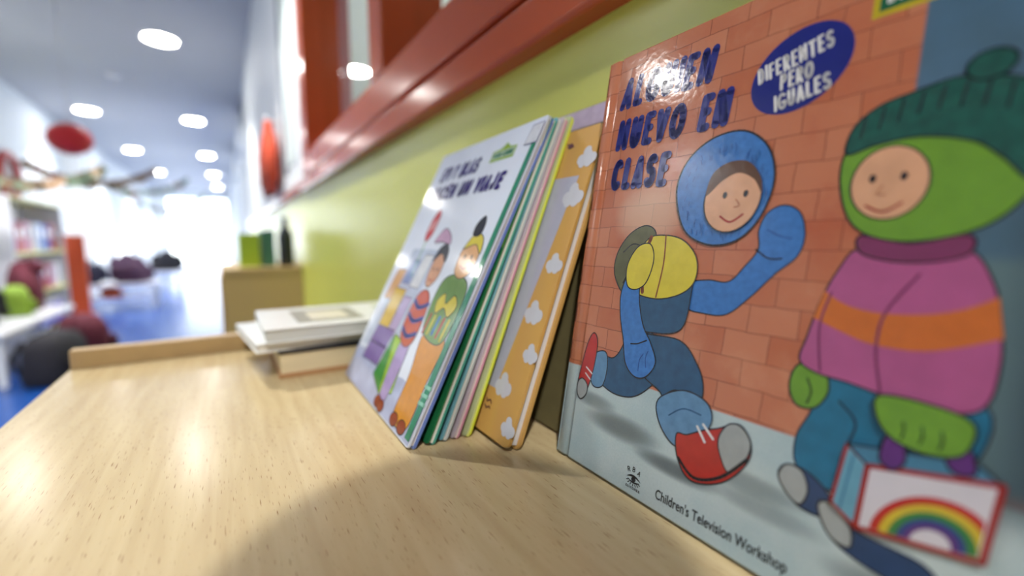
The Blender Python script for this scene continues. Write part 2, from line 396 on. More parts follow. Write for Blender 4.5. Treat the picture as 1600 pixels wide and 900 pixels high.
# ------------------------------------------------------------------ the desk
def desk():
    t = thing('desk', 'long low beech laminate cupboard with a raised rim across its far end', 'cupboard', (0, 0, FL))
    h = -FL
    bm = bmesh.new(); box(bm, (-.6905, -.158, h - .022), (.95, WY - .002, h), .0012, 2); fin(bm, 'worktop', beech, t)
    bm = bmesh.new(); box(bm, (-.7085, -.158, h - .022), (-.6907, WY - .002, h + .021), .0015, 2); fin(bm, 'end_rim', beech_edge, t)
    bm = bmesh.new(); box(bm, (-.67, -.14, .05), (.93, WY - .01, h - .0225)); fin(bm, 'carcass', beech_edge, t)
    for i in range(3):
        x0 = -.668 + i * .533
        d = boxobj('door', (x0, -.158, .06), (x0 + .528, -.1405, h - .03), beech_edge, t, .002)
        bm = bmesh.new(); tube(bm, [(x0 + .47, -.159, .42), (x0 + .47, -.175, .42), (x0 + .47, -.175, .54), (x0 + .47, -.159, .54)], .005, 8); fin(bm, 'handle', mat('steel', (170, 170, 172), rough=.3, metal=1), d)
    boxobj('plinth', (-.66, -.12, 0), (.92, WY - .02, .05), mat('dark_plinth', (60, 55, 50)), t)
desk()

# ------------------------------------------------------------------ books
def gloss(name, col, **k): return mat(name, col, rough=.11, bump=.05, bscale=260, **k)
def board_mesh(W, H, t, r, groove=None):
    """cover board, front face at y=0, rounded corners on the open side; groove=(x0,x1,depth) runs along the spine joint"""
    bm = bmesh.new()
    if not groove:
        out = [(0, 0), (W - r, 0)] + [(W - r + r * math.sin(a), r - r * math.cos(a)) for a in (math.pi / 2 * k / 6 for k in range(1, 7))]
        out += [(W - r + r * math.cos(a), H - r + r * math.sin(a)) for a in (math.pi / 2 * k / 6 for k in range(0, 7))] + [(0, H)]
        A = [bm.verts.new((x, 0, z)) for x, z in out]; B = [bm.verts.new((x, t, z)) for x, z in out]
        bm.faces.new(A); bm.faces.new(B[::-1])
        for i in range(len(A)): bm.faces.new((A[i], B[i], B[(i + 1) % len(A)], A[(i + 1) % len(A)]))
        bmesh.ops.bevel(bm, geom=[e for e in bm.edges if all(abs(v.co.y) < 1e-7 for v in e.verts)], offset=min(.0007, t * .4), segments=2, affect='EDGES', profile=.5)
    else:
        g0, g1, gd = groove
        xs = [0, .0012, .0024] + [g0 + (g1 - g0) * k / 6 for k in range(7)] + [W * .5, W - .0012, W]
        ys = [.0012, .0003, 0] + [gd * math.sin(math.pi * k / 6) for k in range(7)] + [0, 0, .0008]
        zs = [0, .0008, H - .0008, H]
        grid = []
        for j, z in enumerate(zs):
            e = .0006 if j in (0, 3) else 0
            grid.append([bm.verts.new((x, y + e, z)) for x, y in zip(xs, ys)])
        for j in range(3):
            for i in range(len(xs) - 1):
                f = bm.faces.new((grid[j][i], grid[j][i + 1], grid[j + 1][i + 1], grid[j + 1][i])); f.smooth = (j == 1 and i < 9)
        bk = [bm.verts.new(p) for p in ((0, t, 0), (W, t, 0), (W, t, H), (0, t, H))]
        bm.faces.new((bk[3], bk[2], bk[1], bk[0]))
        bm.faces.new([grid[0][i] for i in range(len(xs))][::-1] + [bk[0], bk[1]])
        bm.faces.new([grid[3][i] for i in range(len(xs))] + [bk[2], bk[3]])
        bm.faces.new([grid[j][0] for j in range(4)] + [bk[3], bk[0]])
        bm.faces.new([grid[j][-1] for j in range(4)][::-1] + [bk[1], bk[2]])
    return bm
def book(label, x0, y0, slope, W, H, T, m_front, m_back, m_spine, m_page, yaw=0.0, bt=.0012, groove=None, r=.003, group=None, inset=.003, front_label=None):
    th = math.atan(slope); lift = T * math.sin(th)
    t = thing('book', label, 'book', (x0, y0 + lift * slope, lift), (-th, 0, yaw), group)
    fc = fin(board_mesh(W, H, bt, r, groove), 'front_cover', m_front, t, front_label)
    bmk = board_mesh(W, H, bt, r)
    for v in bmk.verts: v.co.y = T - v.co.y
    fin(bmk, 'back_cover', m_back, t)
    bm = bmesh.new(); box(bm, (.002, bt + .00002, inset), (W - inset, T - bt - .00002, H - inset)); fin(bm, 'page_block', m_page, t)
    bm = bmesh.new(); n = 8                                           # spine, rounded outwards
    prof = [(-.0014 * math.sin(math.pi * k / n), bt * .3 + (T - bt * .6) * k / n) for k in range(n + 1)] + [(.0012, T - bt - .0001), (.0012, bt + .0001)]
    A = [bm.verts.new((x - .0001, y, 0)) for x, y in prof]; B = [bm.verts.new((x - .0001, y, H)) for x, y in prof]
    for i in range(len(A)):
        q = (i + 1) % len(A); f = bm.faces.new((A[i], A[q], B[q], B[i])); f.smooth = i < n
    bm.faces.new(A); bm.faces.new(B[::-1]); fin(bm, 'spine', m_spine, t)
    return t, fc

# --- the picture book in front: brick wall, pavement and a blue door printed on its cover
def brick_cover():
    m = bpy.data.materials.new('brick_picture_cover'); m.use_nodes = True; nt = m.node_tree; p = nt.nodes['Principled BSDF']
    L = nt.links.new; N = nt.nodes.new
    tc = N('ShaderNodeTexCoord'); sx = N('ShaderNodeSeparateXYZ'); L(tc.outputs['Object'], sx.inputs[0])
    nz = N('ShaderNodeTexNoise'); nz.inputs['Scale'].default_value = 60; nz.inputs['Detail'].default_value = 3; L(tc.outputs['Object'], nz.inputs['Vector'])
    def math_(op, a, b=None):
        q = N('ShaderNodeMath'); q.operation = op
        for i, v in enumerate((a, b)):
            if v is None: continue
            if isinstance(v, (int, float)): q.inputs[i].default_value = v
            else: L(v, q.inputs[i])
        return q.outputs[0]
    def mix(f, a, b):
        q = N('ShaderNodeMix'); q.data_type = 'RGBA'
        for i, v in ((0, f), (6, a), (7, b)):
            if isinstance(v, (int, float, tuple)): q.inputs[i].default_value = v
            else: L(v, q.inputs[i])
        return q.outputs[2]
    def ramp(v, a, b):
        q = N('ShaderNodeMapRange'); q.interpolation_type = 'SMOOTHSTEP'; L(v, q.inputs[0]); q.inputs[1].default_value = a; q.inputs[2].default_value = b
        return q.outputs[0]
    wob = math_('MULTIPLY', math_('SUBTRACT', nz.outputs['Fac'], .5), .0022)
    cx = N('ShaderNodeCombineXYZ'); L(math_('ADD', sx.outputs[0], wob), cx.inputs[0]); L(math_('ADD', sx.outputs[2], wob), cx.inputs[1])
    br = N('ShaderNodeTexBrick'); L(cx.outputs[0], br.inputs['Vector']); br.offset = .5
    br.inputs['Scale'].default_value = 1.0; br.inputs['Brick Width'].default_value = .0215; br.inputs['Row Height'].default_value = .0128
    br.inputs['Mortar Size'].default_value = .00022; br.inputs['Mortar Smooth'].default_value = .4
    br.inputs['Color1'].default_value = rgb(206, 132, 98); br.inputs['Color2'].default_value = rgb(192, 110, 76); br.inputs['Mortar'].default_value = rgb(112, 62, 48)
    wc = N('ShaderNodeTexNoise'); wc.inputs['Scale'].default_value = 18; wc.inputs['Detail'].default_value = 6; wc.inputs['Roughness'].default_value = .6; L(tc.outputs['Object'], wc.inputs['Vector'])
    wash = mix(math_('MULTIPLY', ramp(wc.outputs['Fac'], .5, .72), .55), br.outputs['Color'], rgb(172, 74, 48))
    wash = mix(math_('MULTIPLY', ramp(wc.outputs['Fac'], .48, .30), .40), wash, rgb(222, 160, 124))
    def blobm(xc, zc, rx, rz):                    # soft round brush mark
        a = math_('DIVIDE', math_('SUBTRACT', sx.outputs[0], xc), rx); b = math_('DIVIDE', math_('SUBTRACT', sx.outputs[2], zc), rz)
        d = math_('ADD', math_('MULTIPLY', a, a), math_('MULTIPLY', b, b))
        return ramp(d, 1.0, 0.0)
    wash = mix(math_('MULTIPLY', blobm(.052, .160, .03, .022), .6), wash, rgb(226, 190, 160))
    # pavement
    fine = N('ShaderNodeTexNoise'); fine.inputs['Scale'].default_value = 900; fine.inputs['Detail'].default_value = 2; L(tc.outputs['Object'], fine.inputs['Vector'])
    pv = mix(ramp(wc.outputs['Fac'], .35, .65), rgb(184, 208, 214), rgb(208, 224, 226))
    pv = mix(math_('MULTIPLY', fine.outputs['Fac'], .28), pv, rgb(112, 130, 138))
    for (a, b, c, d, s) in ((.052, .034, .034, .009, .75), (.09, .026, .03, .006, .8), (.028, .043, .022, .006, .6), (.128, .036, .03, .006, .5), (.135, .028, .03, .006, .4), (.185, .020, .03, .009, .6)):
        pv = mix(math_('MULTIPLY', blobm(a, b, c, d), s), pv, rgb(62, 74, 78))
    edge = math_('SUBTRACT', sx.outputs[2], math_('ADD', .0612, math_('MULTIPLY', sx.outputs[0], .012)))
    col = mix(ramp(edge, -.0004, .0004), pv, wash)
    # door panel on the right, inks darkened to carry the lens vignette
    dr = mix(ramp(wc.outputs['Fac'], .35, .7), rgb(84, 118, 146), rgb(72, 100, 116))
    dr = mix(ramp(sx.outputs[2], .142, .136), dr, rgb(98, 124, 130))
    dr = mix(ramp(sx.outputs[0], .192, .215), dr, rgb(50, 68, 82))
    dx = math_('SUBTRACT', sx.outputs[0], .1668)
    isdoor = ramp(dx, -.0006, .0006)
    inwall = ramp(sx.outputs[2], .05, .07)
    col = mix(math_('MULTIPLY', isdoor, inwall), col, dr)
    L(mix(.30, col, (0, 0, 0, 1)), p.inputs['Base Color']); p.inputs['Roughness'].default_value = .11
    b = N('ShaderNodeBump'); b.inputs['Strength'].default_value = .06; b.inputs['Distance'].default_value = .001
    n2 = N('ShaderNodeTexNoise'); n2.inputs['Scale'].default_value = 260; L(tc.outputs['Object'], n2.inputs['Vector']); L(n2.outputs['Fac'], b.inputs['Height']); L(b.outputs[0], p.inputs['Normal'])
    return m
cover_m = brick_cover()
bk, cov = book('large glossy picture book with a printed brick wall, leaning nearest the lens', -.22963, .18314, .1688, .212, .2655, .0125,
               cover_m, gloss('pale_back', (150, 170, 176)), cover_m, page_paper, bt=.0024, groove=(.0075, .0125, .0011))
navy = ink('navy', (30, 40, 128), .08); black = ink('black', (24, 24, 30), .05); white = ink('white', (232, 232, 232), .04)
pr = Print()
letter(pr, 'ALGUIEN', 15.5, 80.5, 229.8, 20.6, 4.5, navy, .10, seed=3)
letter(pr, 'NUEVO', 16.6, 66.8, 203.2, 20.4, 4.5, navy, .05, seed=4)
letter(pr, 'EN', 76, 93.2, 203.2, 20.4, 4.6, navy, .06, seed=5)
letter(pr, 'CLASE', 17, 60.5, 176.8, 20.4, 4.6, navy, .05, seed=6)
pr.build('title_lettering', cov, 'navy brush lettering reading ALGUIEN NUEVO EN CLASE')
pr = Print()
pr.poly(ell(124.2, 222.2, 21.6, 18.2, .5, 48), navy)
letter(pr, 'DIFERENTES', 106.5, 138.5, 220.0, 8.2, 1.35, white, .05, rot=.25, seed=8)
letter(pr, 'PERO', 117.2, 131.0, 214.2, 8.0, 1.35, white, .05, rot=.17, seed=9)
letter(pr, 'IGUALES', 116.2, 139.2, 204.6, 8.0, 1.35, white, .05, rot=.22, seed=10)
pr.build('oval_badge', cov, 'navy oval badge reading DIFERENTES PERO IGUALES', step=-.000004)
font_text('publisher_lettering', "Children's Television Workshop", .0072, .0826, .0068, black, cov, bold=.00008, squeeze=.70, rot=.012)
pr = Print()                                                          # publisher's emblem: letters over an eye
for ch, x, z, r in (('R', 62.6, 12.4, .35), ('B', 65.8, 13.6, .05), ('A', 69.2, 13.2, -.3)):
    letter(pr, ch, x, x + 2.0, z, 2.9, .5, black, 0, rot=r, seed=1, jit=0)
pr.blob([(62.2, 9.9), (64.6, 11.6), (67.2, 12.1), (70, 11.4), (72.4, 9.7), (70, 10.4), (67.2, 10.8), (64.6, 10.5)], black)
pr.blob([(63.0, 9.4), (65, 8.0), (67.3, 7.5), (69.8, 7.9), (71.8, 9.2), (69.6, 8.7), (67.3, 8.5), (65, 8.7)], black)
pr.poly(ell(67.3, 9.7, 1.6, 1.3), black)
for i in range(7):
    a = math.radians(205 + i * 21.7); pr.line([(67.3 + 3.9 * math.cos(a), 9.6 + 2.5 * math.sin(a)), (67.3 + 5.3 * math.cos(a), 9.6 + 3.7 * math.sin(a))], .5, black)
letter(pr, 'EDITORES', 62.4, 72.6, 4.2, 1.3, .24, black, 0, seed=1, jit=0)
pr.build('publisher_emblem', cov, 'small black emblem of an eye under the letters RBA', step=-.000004)
pr = Print()
s_green, s_yel = ink('sign_green', (30, 98, 66)), ink('sign_yellow', (196, 178, 40))
pr.poly([(149.6, 233.6), (206, 233.6), (206, 250), (192, 252), (178, 259), (164, 252), (149.6, 250)], s_yel)
pr.poly([(151.8, 235.8), (203.8, 235.8), (203.8, 248), (191, 250), (178, 256.6), (165, 250), (151.8, 248)], s_green)
letter(pr, 'BARRIO SESAMO', 154, 201.5, 237.8, 9, 1.4, white, .02, seed=2)
pr.build('series_sign', cov, 'green street sign with yellow edge', step=-.000006)

# printed children (plain, generic figures)
skin = ink('skin', (222, 168, 132)); skin_d = ink('skin_shade', (196, 130, 98)); hair = ink('hair', (92, 60, 40)); lip = ink('lip', (176, 60, 56))
blue = ink('jacket_blue', (56, 120, 196), .2, 300); blue_d = ink('jacket_blue_dark', (40, 86, 156), .2, 300); denim = ink('denim', (40, 84, 122), .25, 180); cuff = ink('denim_light', (96, 142, 182), .2, 180)
yel = ink('vest_yellow', (218, 202, 56), .12); brown = ink('strap_brown', (132, 66, 40)); olive = ink('olive', (92, 92, 58), .25, 120); red = ink('shoe_red', (186, 44, 36), .15); toe = ink('toe_grey', (164, 170, 170), .12)
line_ = ink('outline', (34, 32, 40), .05); orange_i = ink('orange', (206, 110, 44), .12)
pr = Print()
pr.blob([(84, 122), (95, 125), (106, 125), (113, 133), (118, 141), (117, 150), (120, 158), (127, 161), (134, 157), (137, 147), (135, 138), (127, 130), (117, 118), (107, 109), (95, 108), (85, 110)], blue, line_)
pr.curve([(117, 141), (123, 137), (129, 137)], .8, line_); pr.curve([(121, 150), (127, 147), (132, 146)], .6, blue_d)
pr.blob([(31, 124), (31, 137), (39, 149), (51, 154), (59, 148), (54, 132), (48, 117), (40, 113)], olive, line_)
pr.curve([(36, 138), (43, 143), (52, 141)], .7, line_); pr.curve([(39, 119), (43, 127), (50, 131)], .7, line_)
pr.blob([(50, 98), (46, 82), (40, 73), (30, 72), (27, 62), (33, 55), (46, 52), (60, 55), (72, 66), (82, 82)], denim, line_)
pr.blob([(24, 72), (33, 75), (36, 66), (34, 54), (26, 52), (22, 60)], cuff, line_)
pr.blob([(14, 66), (17, 80), (21, 85), (25, 79), (24.5, 62), (21, 47), (16, 41), (12, 48)], red, line_)
pr.blob([(12.2, 51), (16, 54), (21, 51), (21, 45), (16.5, 40.5), (12.6, 44)], toe, line_)
pr.line([(18, 58), (23, 55)], .8, white); pr.line([(18, 62), (24, 59)], .8, white)
pr.blob([(51, 100), (60, 92), (84, 92), (96, 82), (101, 72), (100, 62), (90, 54), (80, 54), (77, 62), (64, 68), (52, 80)], denim, line_)
pr.curve([(80, 62), (86, 66), (94, 64)], .7, line_)
pr.blob([(76, 58), (90, 67), (104, 65), (108, 56), (101, 44), (90, 38), (79, 46)], cuff, line_)
pr.curve([(84, 52), (92, 58), (102, 58)], .7, denim)
pr.blob([(90, 44), (93, 32), (102, 25), (117, 31), (127, 44), (127.5, 54), (121, 60), (112, 55), (104, 51), (96, 46)], red, line_)
pr.blob([(112.5, 50), (116, 58), (122, 59.5), (127.4, 54), (126.5, 46), (120, 37), (115, 42)], toe, line_)
pr.curve([(93, 33), (103, 27), (116, 33), (127, 46)], 1.6, line_)
for a in ((101, 52, 106, 46), (104, 54, 110, 49)): pr.line([a[:2], a[2:]], 1.2, white)
pr.blob([(50, 95), (46, 112), (47, 132), (54, 146), (66, 148), (78, 145), (86, 136), (87, 118), (84, 98), (66, 93)], denim, line_)
pr.blob([(47, 116), (46, 132), (54, 146), (66, 148), (78, 145), (87, 136), (88, 124), (80, 116), (64, 112)], yel, line_)
pr.curve([(66, 148), (67, 132), (65, 113)], .9, brown)
pr.curve([(56, 147), (52, 132), (55, 115)], 2.4, brown)
pr.blob([(43, 124), (51, 124), (54, 109), (59, 96), (66, 87), (71, 77), (66, 68), (58, 66), (50, 72), (46, 85), (41, 99), (39, 113)], blue, line_)
pr.curve([(52, 84), (57, 85), (63, 88)], .8, line_); pr.curve([(60, 70), (60, 76), (62, 80)], .6, blue_d); pr.curve([(65, 73), (64, 78), (65, 82)], .6, blue_d)
pr.blob([(43, 118), (41, 130), (47, 141), (56, 143), (60, 134), (57, 121), (50, 116)], yel, line_)
pr.blob([(69, 172), (73, 188), (86, 198), (103, 199), (116, 189), (121, 173), (117, 156), (107, 145), (92, 143), (77, 151)], blue, line_, 1.0)
for i in range(60):
    a = random.uniform(0, 6.28); rr = random.uniform(.72, .93); x, z = 96 + 25 * rr * math.cos(a), 171 + 27 * rr * math.sin(a)
    pr.line([(x, z), (x + random.uniform(-1, 1), z - 2.4)], .35, blue_d)
pr.poly(ell(102, 166, 14.5, 17, -.1), skin, line_)
pr.blob([(88, 168), (90, 179), (98, 184), (108, 183), (115, 175), (116.5, 167), (112, 174), (104, 178), (96, 175)], hair)
for x in (98.5, 109): pr.poly(ell(x, 167.5, 1.2, 1.7), line_)
pr.curve([(104.5, 165), (106.6, 162), (104, 161.2)], .7, skin_d)
pr.curve([(97.5, 157), (103, 154), (109, 157.5)], 1.0, lip)
pr.build('printed_child', cov, 'printed child in a blue hooded jacket, yellow vest and jeans')
lime = ink('lime_green', (110, 158, 48), .12); teal = ink('teal_blue', (34, 112, 148), .2, 120); pink = ink('jumper_pink', (178, 88, 140), .14, 60); pink_d = ink('jumper_pink_dark', (128, 54, 98), .1)
d_green = ink('dark_green', (28, 86, 76), .35, 200); shoe_n = ink('navy_shoe', (44, 70, 110), .12); purple = ink('purple', (96, 46, 122), .1)
pr = Print()
pr.blob([(150, 88), (149, 76), (145, 64), (146, 53), (153, 49), (162, 48), (168, 60), (176, 66), (194, 70), (197, 92), (170, 94)], teal, line_)
pr.curve([(158, 82), (164, 76), (163, 68)], .8, line_)
pr.blob([(140.5, 45), (143, 51), (151, 51), (159, 46), (163, 39), (157, 36), (148, 37)], shoe_n, line_)
pr.blob([(140.5, 45), (143, 51), (149, 50.5), (152, 44), (150, 37.4), (145, 39)], toe, line_)
pr.blob([(156, 40), (160, 43), (170, 37), (188, 36), (194, 29), (190, 25), (172, 26.5), (161, 31)], shoe_n, line_)
pr.blob([(156, 40), (160, 43), (167, 38), (168, 30), (161, 31)], toe, line_)
pr.blob([(142, 93), (139.5, 84), (143, 76.5), (150, 77), (154, 85), (151, 93)], lime, line_)
pr.curve([(147, 78), (148, 83), (146, 88)], .7, line_)
pr.blob([(157, 142), (151, 133), (146.5, 120), (143.5, 105), (142, 95), (149, 91), (160, 90), (172, 88), (184, 86.5), (196, 91), (198.5, 105), (197, 120), (194, 132), (187, 142), (172, 139)], pink, line_)
pr.poly(cr([(147.5, 124.5), (155, 120), (165, 118), (178, 119), (188, 122), (196, 127)], False) + cr([(198.2, 114), (188, 109), (178, 106), (165, 106), (155, 109), (144.8, 113)], False), orange_i)
pr.curve([(150, 124), (147.5, 110), (150, 92)], .9, pink_d); pr.curve([(176, 133), (168, 118), (167, 104), (170, 89)], 1.0, pink_d)
pr.blob([(157, 147), (172, 144), (187, 147), (187, 140), (172, 137), (158, 140)], pink_d, line_)
pr.blob([(147, 170), (149, 184), (160, 192), (180, 192), (197, 184), (201, 168), (195, 154), (183, 146.5), (166, 145), (153, 152)], lime, line_)
pr.poly(ell(163, 167, 12, 14, .1), skin, line_)
for x in (158, 167.5): pr.poly(ell(x, 169, 1.1, 1.6), line_)
pr.curve([(161.6, 166), (160, 163), (162.4, 162.4)], .6, skin_d); pr.curve([(157, 158.5), (162.5, 156), (168, 159)], .9, lip)
pr.blob([(148, 180), (149, 190), (156, 197), (166, 200), (180, 202), (196, 196), (205, 184), (205, 170), (199, 164), (192, 172), (184, 179), (170, 183), (157, 182)], d_green, line_)
for i in range(9):
    x = 152 + i * 5.6; z = 188 + 9 * math.sin((i + 1) / 10 * math.pi); pr.line([(x, z - 5), (x + 1, z + 3)], .7, line_)
pr.poly(ell(186, 204, 6, 5), d_green, line_)
pr.build('printed_child', cov, 'printed child in a striped pink and orange jumper with a green hat')
pr = Print()                                                          # the printed lunch box
box_b, box_bd = ink('box_blue', (104, 164, 190), .1), ink('box_blue_dark', (70, 126, 158), .1); red_d = ink('box_red', (158, 40, 36), .1)
pr.poly([(163, 67.5), (170, 62), (169, 38.7), (160.5, 44)], box_b, red_d, 1.2)
pr.line([(165.5, 64), (163.5, 43)], .8, box_bd)
pr.poly([(163, 67.5), (170, 62), (203, 69.6), (197, 74)], box_bd, line_)
pr.poly([(170, 62), (203, 69.6), (201.2, 44.8), (169, 38.7)], ink('box_white', (214, 210, 220), .05), red_d, 1.8)
def on_panel(u, v):    # panel coordinates, mm -> cover
    return (169 + u * (32.2 / 33) + v * .05, 38.7 + u * .19 + v * .97)
for r0, c in ((16.5, ink('rainbow_red', (190, 44, 34), .1)), (13.8, ink('rainbow_yellow', (212, 186, 50), .1)), (11.2, ink('rainbow_green', (56, 128, 66), .1)), (8.8, ink('rainbow_blue', (52, 66, 132), .1)), (6.8, purple), (5.2, ink('box_white', (214, 210, 220)))):
    pr.poly([on_panel(min(20.5 + r0 * math.cos(a), 31.8), 1 + r0 * math.sin(a)) for a in (math.pi * k / 20 for k in range(21))], c)
pr.blob([(174, 75), (178, 76), (180, 68), (177, 63.5), (173, 66)], purple, line_); pr.blob([(191, 78), (195, 78), (197, 71), (193, 69), (190, 72)], purple, line_)
pr.blob([(170, 88), (171, 79), (177, 73.5), (187, 72.5), (194, 76), (195, 86), (184, 89)], lime, line_)
for x in (178, 183, 188): pr.curve([(x, 75), (x + .5, 78), (x, 81)], .6, line_)
pr.build('printed_lunch_box', cov, 'printed blue lunch box with a rainbow', y0=-.0013)

# --- the leaning pack of thin books
sky_cover = gloss('pale_sky_cover', (206, 214, 228), noise=.06, nscale=14)
bkv, cv = book('thin picture book with a pale sky cover and stop sign, foremost of the leaning pack', -.49024, .0992, .5005, .2045, .2680, .0060,
               sky_cover, gloss('blue_board', (104, 128, 196)), gloss('sky_spine', (214, 218, 226)), page_paper, yaw=-.016, r=.0018, bt=.0016, inset=.002, group='thin books of the leaning pack')
plum = ink('plum', (66, 50, 134)); lamp_g = ink('lamp_post_green', (46, 142, 108), .15)
pr = Print()
letter(pr, 'EPI Y BLAS', 24, 112, 229.6, 18, 4.4, plum, .12, seed=21)
letter(pr, 'HACEN UN VIAJE', 22, 174, 206, 17.4, 4.4, plum, .12, seed=22)
pr.build('title_lettering', cv, 'plum lettering reading EPI Y BLAS HACEN UN VIAJE')
pr = Print()
s_lime = ink('sign_lime', (150, 186, 60)); s_pale = ink('sign_pale', (196, 218, 190))
pr.poly([(133, 236.5), (173.5, 236.5), (173.5, 248), (162, 249), (154, 254), (146, 249), (133, 248)], s_lime)
pr.poly([(135, 239), (171.5, 239), (171.5, 246.6), (135, 246.6)], s_pale)
letter(pr, 'BARRIO SESAMO', 136.5, 170, 240, 5.4, .9, lamp_g, 0, seed=2)
pr.build('series_sign', cv, 'small lime street sign')
pr = Print()
pr.poly([(0.5, 1), (203.5, 1), (203.5, 30), (150, 36), (90, 30), (40, 38), (0.5, 34)], ink('floor_lilac', (188, 198, 232), .16, 40))
pr.poly([(10, 40), (100, 40), (112, 150), (40, 150)], ink('house_pale', (196, 208, 232), .2, 50))
for i, (a, b, c, d, k) in enumerate(((14, 92, 26, 34, 'house_orange'), (48, 112, 20, 26, 'house_blue'), (74, 110, 22, 34, 'house_white'), (66, 60, 22, 40, 'house_lilac'))):
    pr.poly([(a, b), (a + c, b), (a + c + 6, b + d), (a + 6, b + d)], ink(k, ((226, 178, 120), (138, 160, 210), (226, 230, 236), (190, 172, 214))[i], .15), line_, .6)
pr.poly([(34, 62), (66, 62), (70, 106), (38, 106)], ink('case_yellow', (224, 190, 70), .12), line_, .8)
pr.poly([(30, 28), (80, 30), (86, 66), (34, 64)], ink('case_purple', (132, 108, 178), .12), line_, .8)
pr.line([(32, 46), (83, 48)], 2.2, ink('case_band', (78, 56, 120)))
pr.poly([(92, 64), (132, 60), (140, 20), (112, 12)], ink('bag_lime', (160, 204, 60), .12), line_, .8)
pr.poly([(92, 64), (112, 12), (80, 22)], ink('bag_green', (62, 148, 66), .12), line_, .8)
pr.poly(ell(65, 176, 10, 18, -.12), ink('stop_red', (206, 58, 62)), line_, .6)
pr.poly([(56.5, 168), (74, 173), (74, 184), (56.5, 179)], ink('stop_pink', (226, 150, 150)))
pr.line([(64, 158), (66, 120)], 2.0, ink('stop_pole', (134, 190, 110)))
# two plain printed travellers
pr.blob([(112, 60), (116, 12), (132, 10), (134, 60)], ink('trouser_violet', (180, 160, 214)), line_, .8)
pr.blob([(100, 92), (104, 66), (124, 58), (138, 68), (136, 98), (124, 110), (108, 108)], ink('stripe_red', (206, 92, 62)), line_, .8)
for z in (72, 86, 99): pr.curve([(103, z), (118, z - 5), (136, z)], 4.2, ink('stripe_blue', (92, 106, 188)))
pr.blob([(106, 126), (108, 142), (120, 148), (130, 140), (130, 124), (120, 114), (110, 116)], skin, line_, .8)
pr.blob([(104, 138), (108, 152), (121, 156), (131, 148), (131, 138), (118, 146)], line_)
pr.blob([(88, 158), (100, 172), (118, 166), (126, 156), (106, 158)], ink('cap_pink', (208, 168, 200)), line_, .8)
for x in (114, 123): pr.poly(ell(x, 131, 1.4, 2), line_)
pr.curve([(112, 122), (118, 119.5), (124, 122)], 1.2, lip)
pr.blob([(152, 76), (158, 40), (160, 8), (190, 8), (192, 44), (192, 78)], ink('trouser_orange', (222, 150, 50), .12), line_, .8)
pr.blob([(142, 116), (144, 82), (164, 72), (190, 76), (194, 112), (184, 126), (156, 128)], ink('jacket_green', (112, 150, 72), .15), line_, .8)
for i in range(5): pr.line([(148 + i * 9, 78 - abs(i - 2)), (150 + i * 9, 92)], 3.4, ('i', red, yel, blue, red, yel)[i + 1])
pr.blob([(150, 104), (160, 112), (168, 104), (178, 112), (188, 104), (180, 94), (168, 100), (156, 94)], yel, line_, .7)
pr.blob([(158, 132), (156, 150), (166, 160), (180, 160), (188, 148), (186, 132), (172, 126)], ink('skin_warm', (230, 176, 120)), line_, .8)
pr.blob([(158, 152), (168, 166), (184, 162), (189, 148), (176, 156)], ink('cap_yellow', (222, 206, 70)), line_, .8)
pr.blob([(164, 164), (162, 174), (172, 182), (178, 174), (176, 164)], line_)
for x in (166, 178): pr.poly(ell(x, 145, 1.4, 2), line_)
pr.curve([(165, 137), (172, 134.5), (179, 137)], 1.2, lip)
for x, z in ((118, 7), (128, 6), (164, 7), (182, 7)): pr.poly(ell(x, z, 8, 5), ink('shoe_brown', (150, 66, 44)), line_, .7)
pr.build('printed_street_scene', cv, 'printed travellers with suitcases', y0=-.00008, step=-.000004)
pr = Print()
pr.poly([(194.5, 4), (203, 4), (203.5, 243), (197, 243)], lamp_g)
for z in (30, 36, 42): pr.line([(193.5, z), (203.5, z + .5)], 2.6, ink('lamp_post_light', (150, 214, 190)))
pr.poly([(186, 244), (203.6, 244), (203.6, 262), (188, 262)], ink('lamp_head', (226, 230, 240)), plum, .6)
pr.build('printed_lamp_post', cv, 'printed green lamp post', y0=-.0006, step=-.000006)

gB, fB = book('thin green-covered book, second of the leaning pack behind the pale sky book', -.4886, .1100, .4590, .2045, .2635, .0056,
     gloss('dark_green_cover', (34, 110, 66)), gloss('teal_board', (66, 156, 138)), gloss('green_spine', (34, 110, 66)), page_paper, bt=.0012, inset=.0015, group='thin books of the leaning pack')
pr = Print(); pr.poly([(150, 152), (204, 152), (204, 196), (198, 202), (150, 202)], ink('lime_panel', (140, 194, 42))); pr.poly([(0.6, 203), (204, 203), (204, 263), (.6, 263)], ink('white_panel', (216, 222, 230))); pr.build('printed_panel', fB, 'printed lime and white panels')
book('thin pale blue and teal book, third of the leaning pack', -.4895, .1212, .4377, .2045, .2625, .0046, gloss('aqua_board', (120, 176, 190)), gloss('grey_board', (190, 198, 198)), gloss('aqua_spine', (120, 176, 190)), page_paper, bt=.0012, inset=.0012, group='thin books of the leaning pack')
book('thin pink book, fourth of the leaning pack', -.4885, .1302, .4213, .2045, .2620, .0043, gloss('grey_lilac_board', (192, 180, 190)), gloss('pink_board', (212, 150, 172)), gloss('pink_spine', (212, 150, 172)), page_paper, bt=.0012, inset=.001, group='thin books of the leaning pack')
book('thin yellow-green book, last of the leaning pack before the cloud book', -.4870, .1395, .4038, .2045, .2620, .0042, gloss('pale_green_board', (188, 200, 150)), gloss('acid_yellow_board', (214, 224, 62)), gloss('acid_spine', (214, 224, 62)), mat('acid_pages', (212, 218, 120), rough=.6), bt=.0012, inset=.0005, group='thin books of the leaning pack')

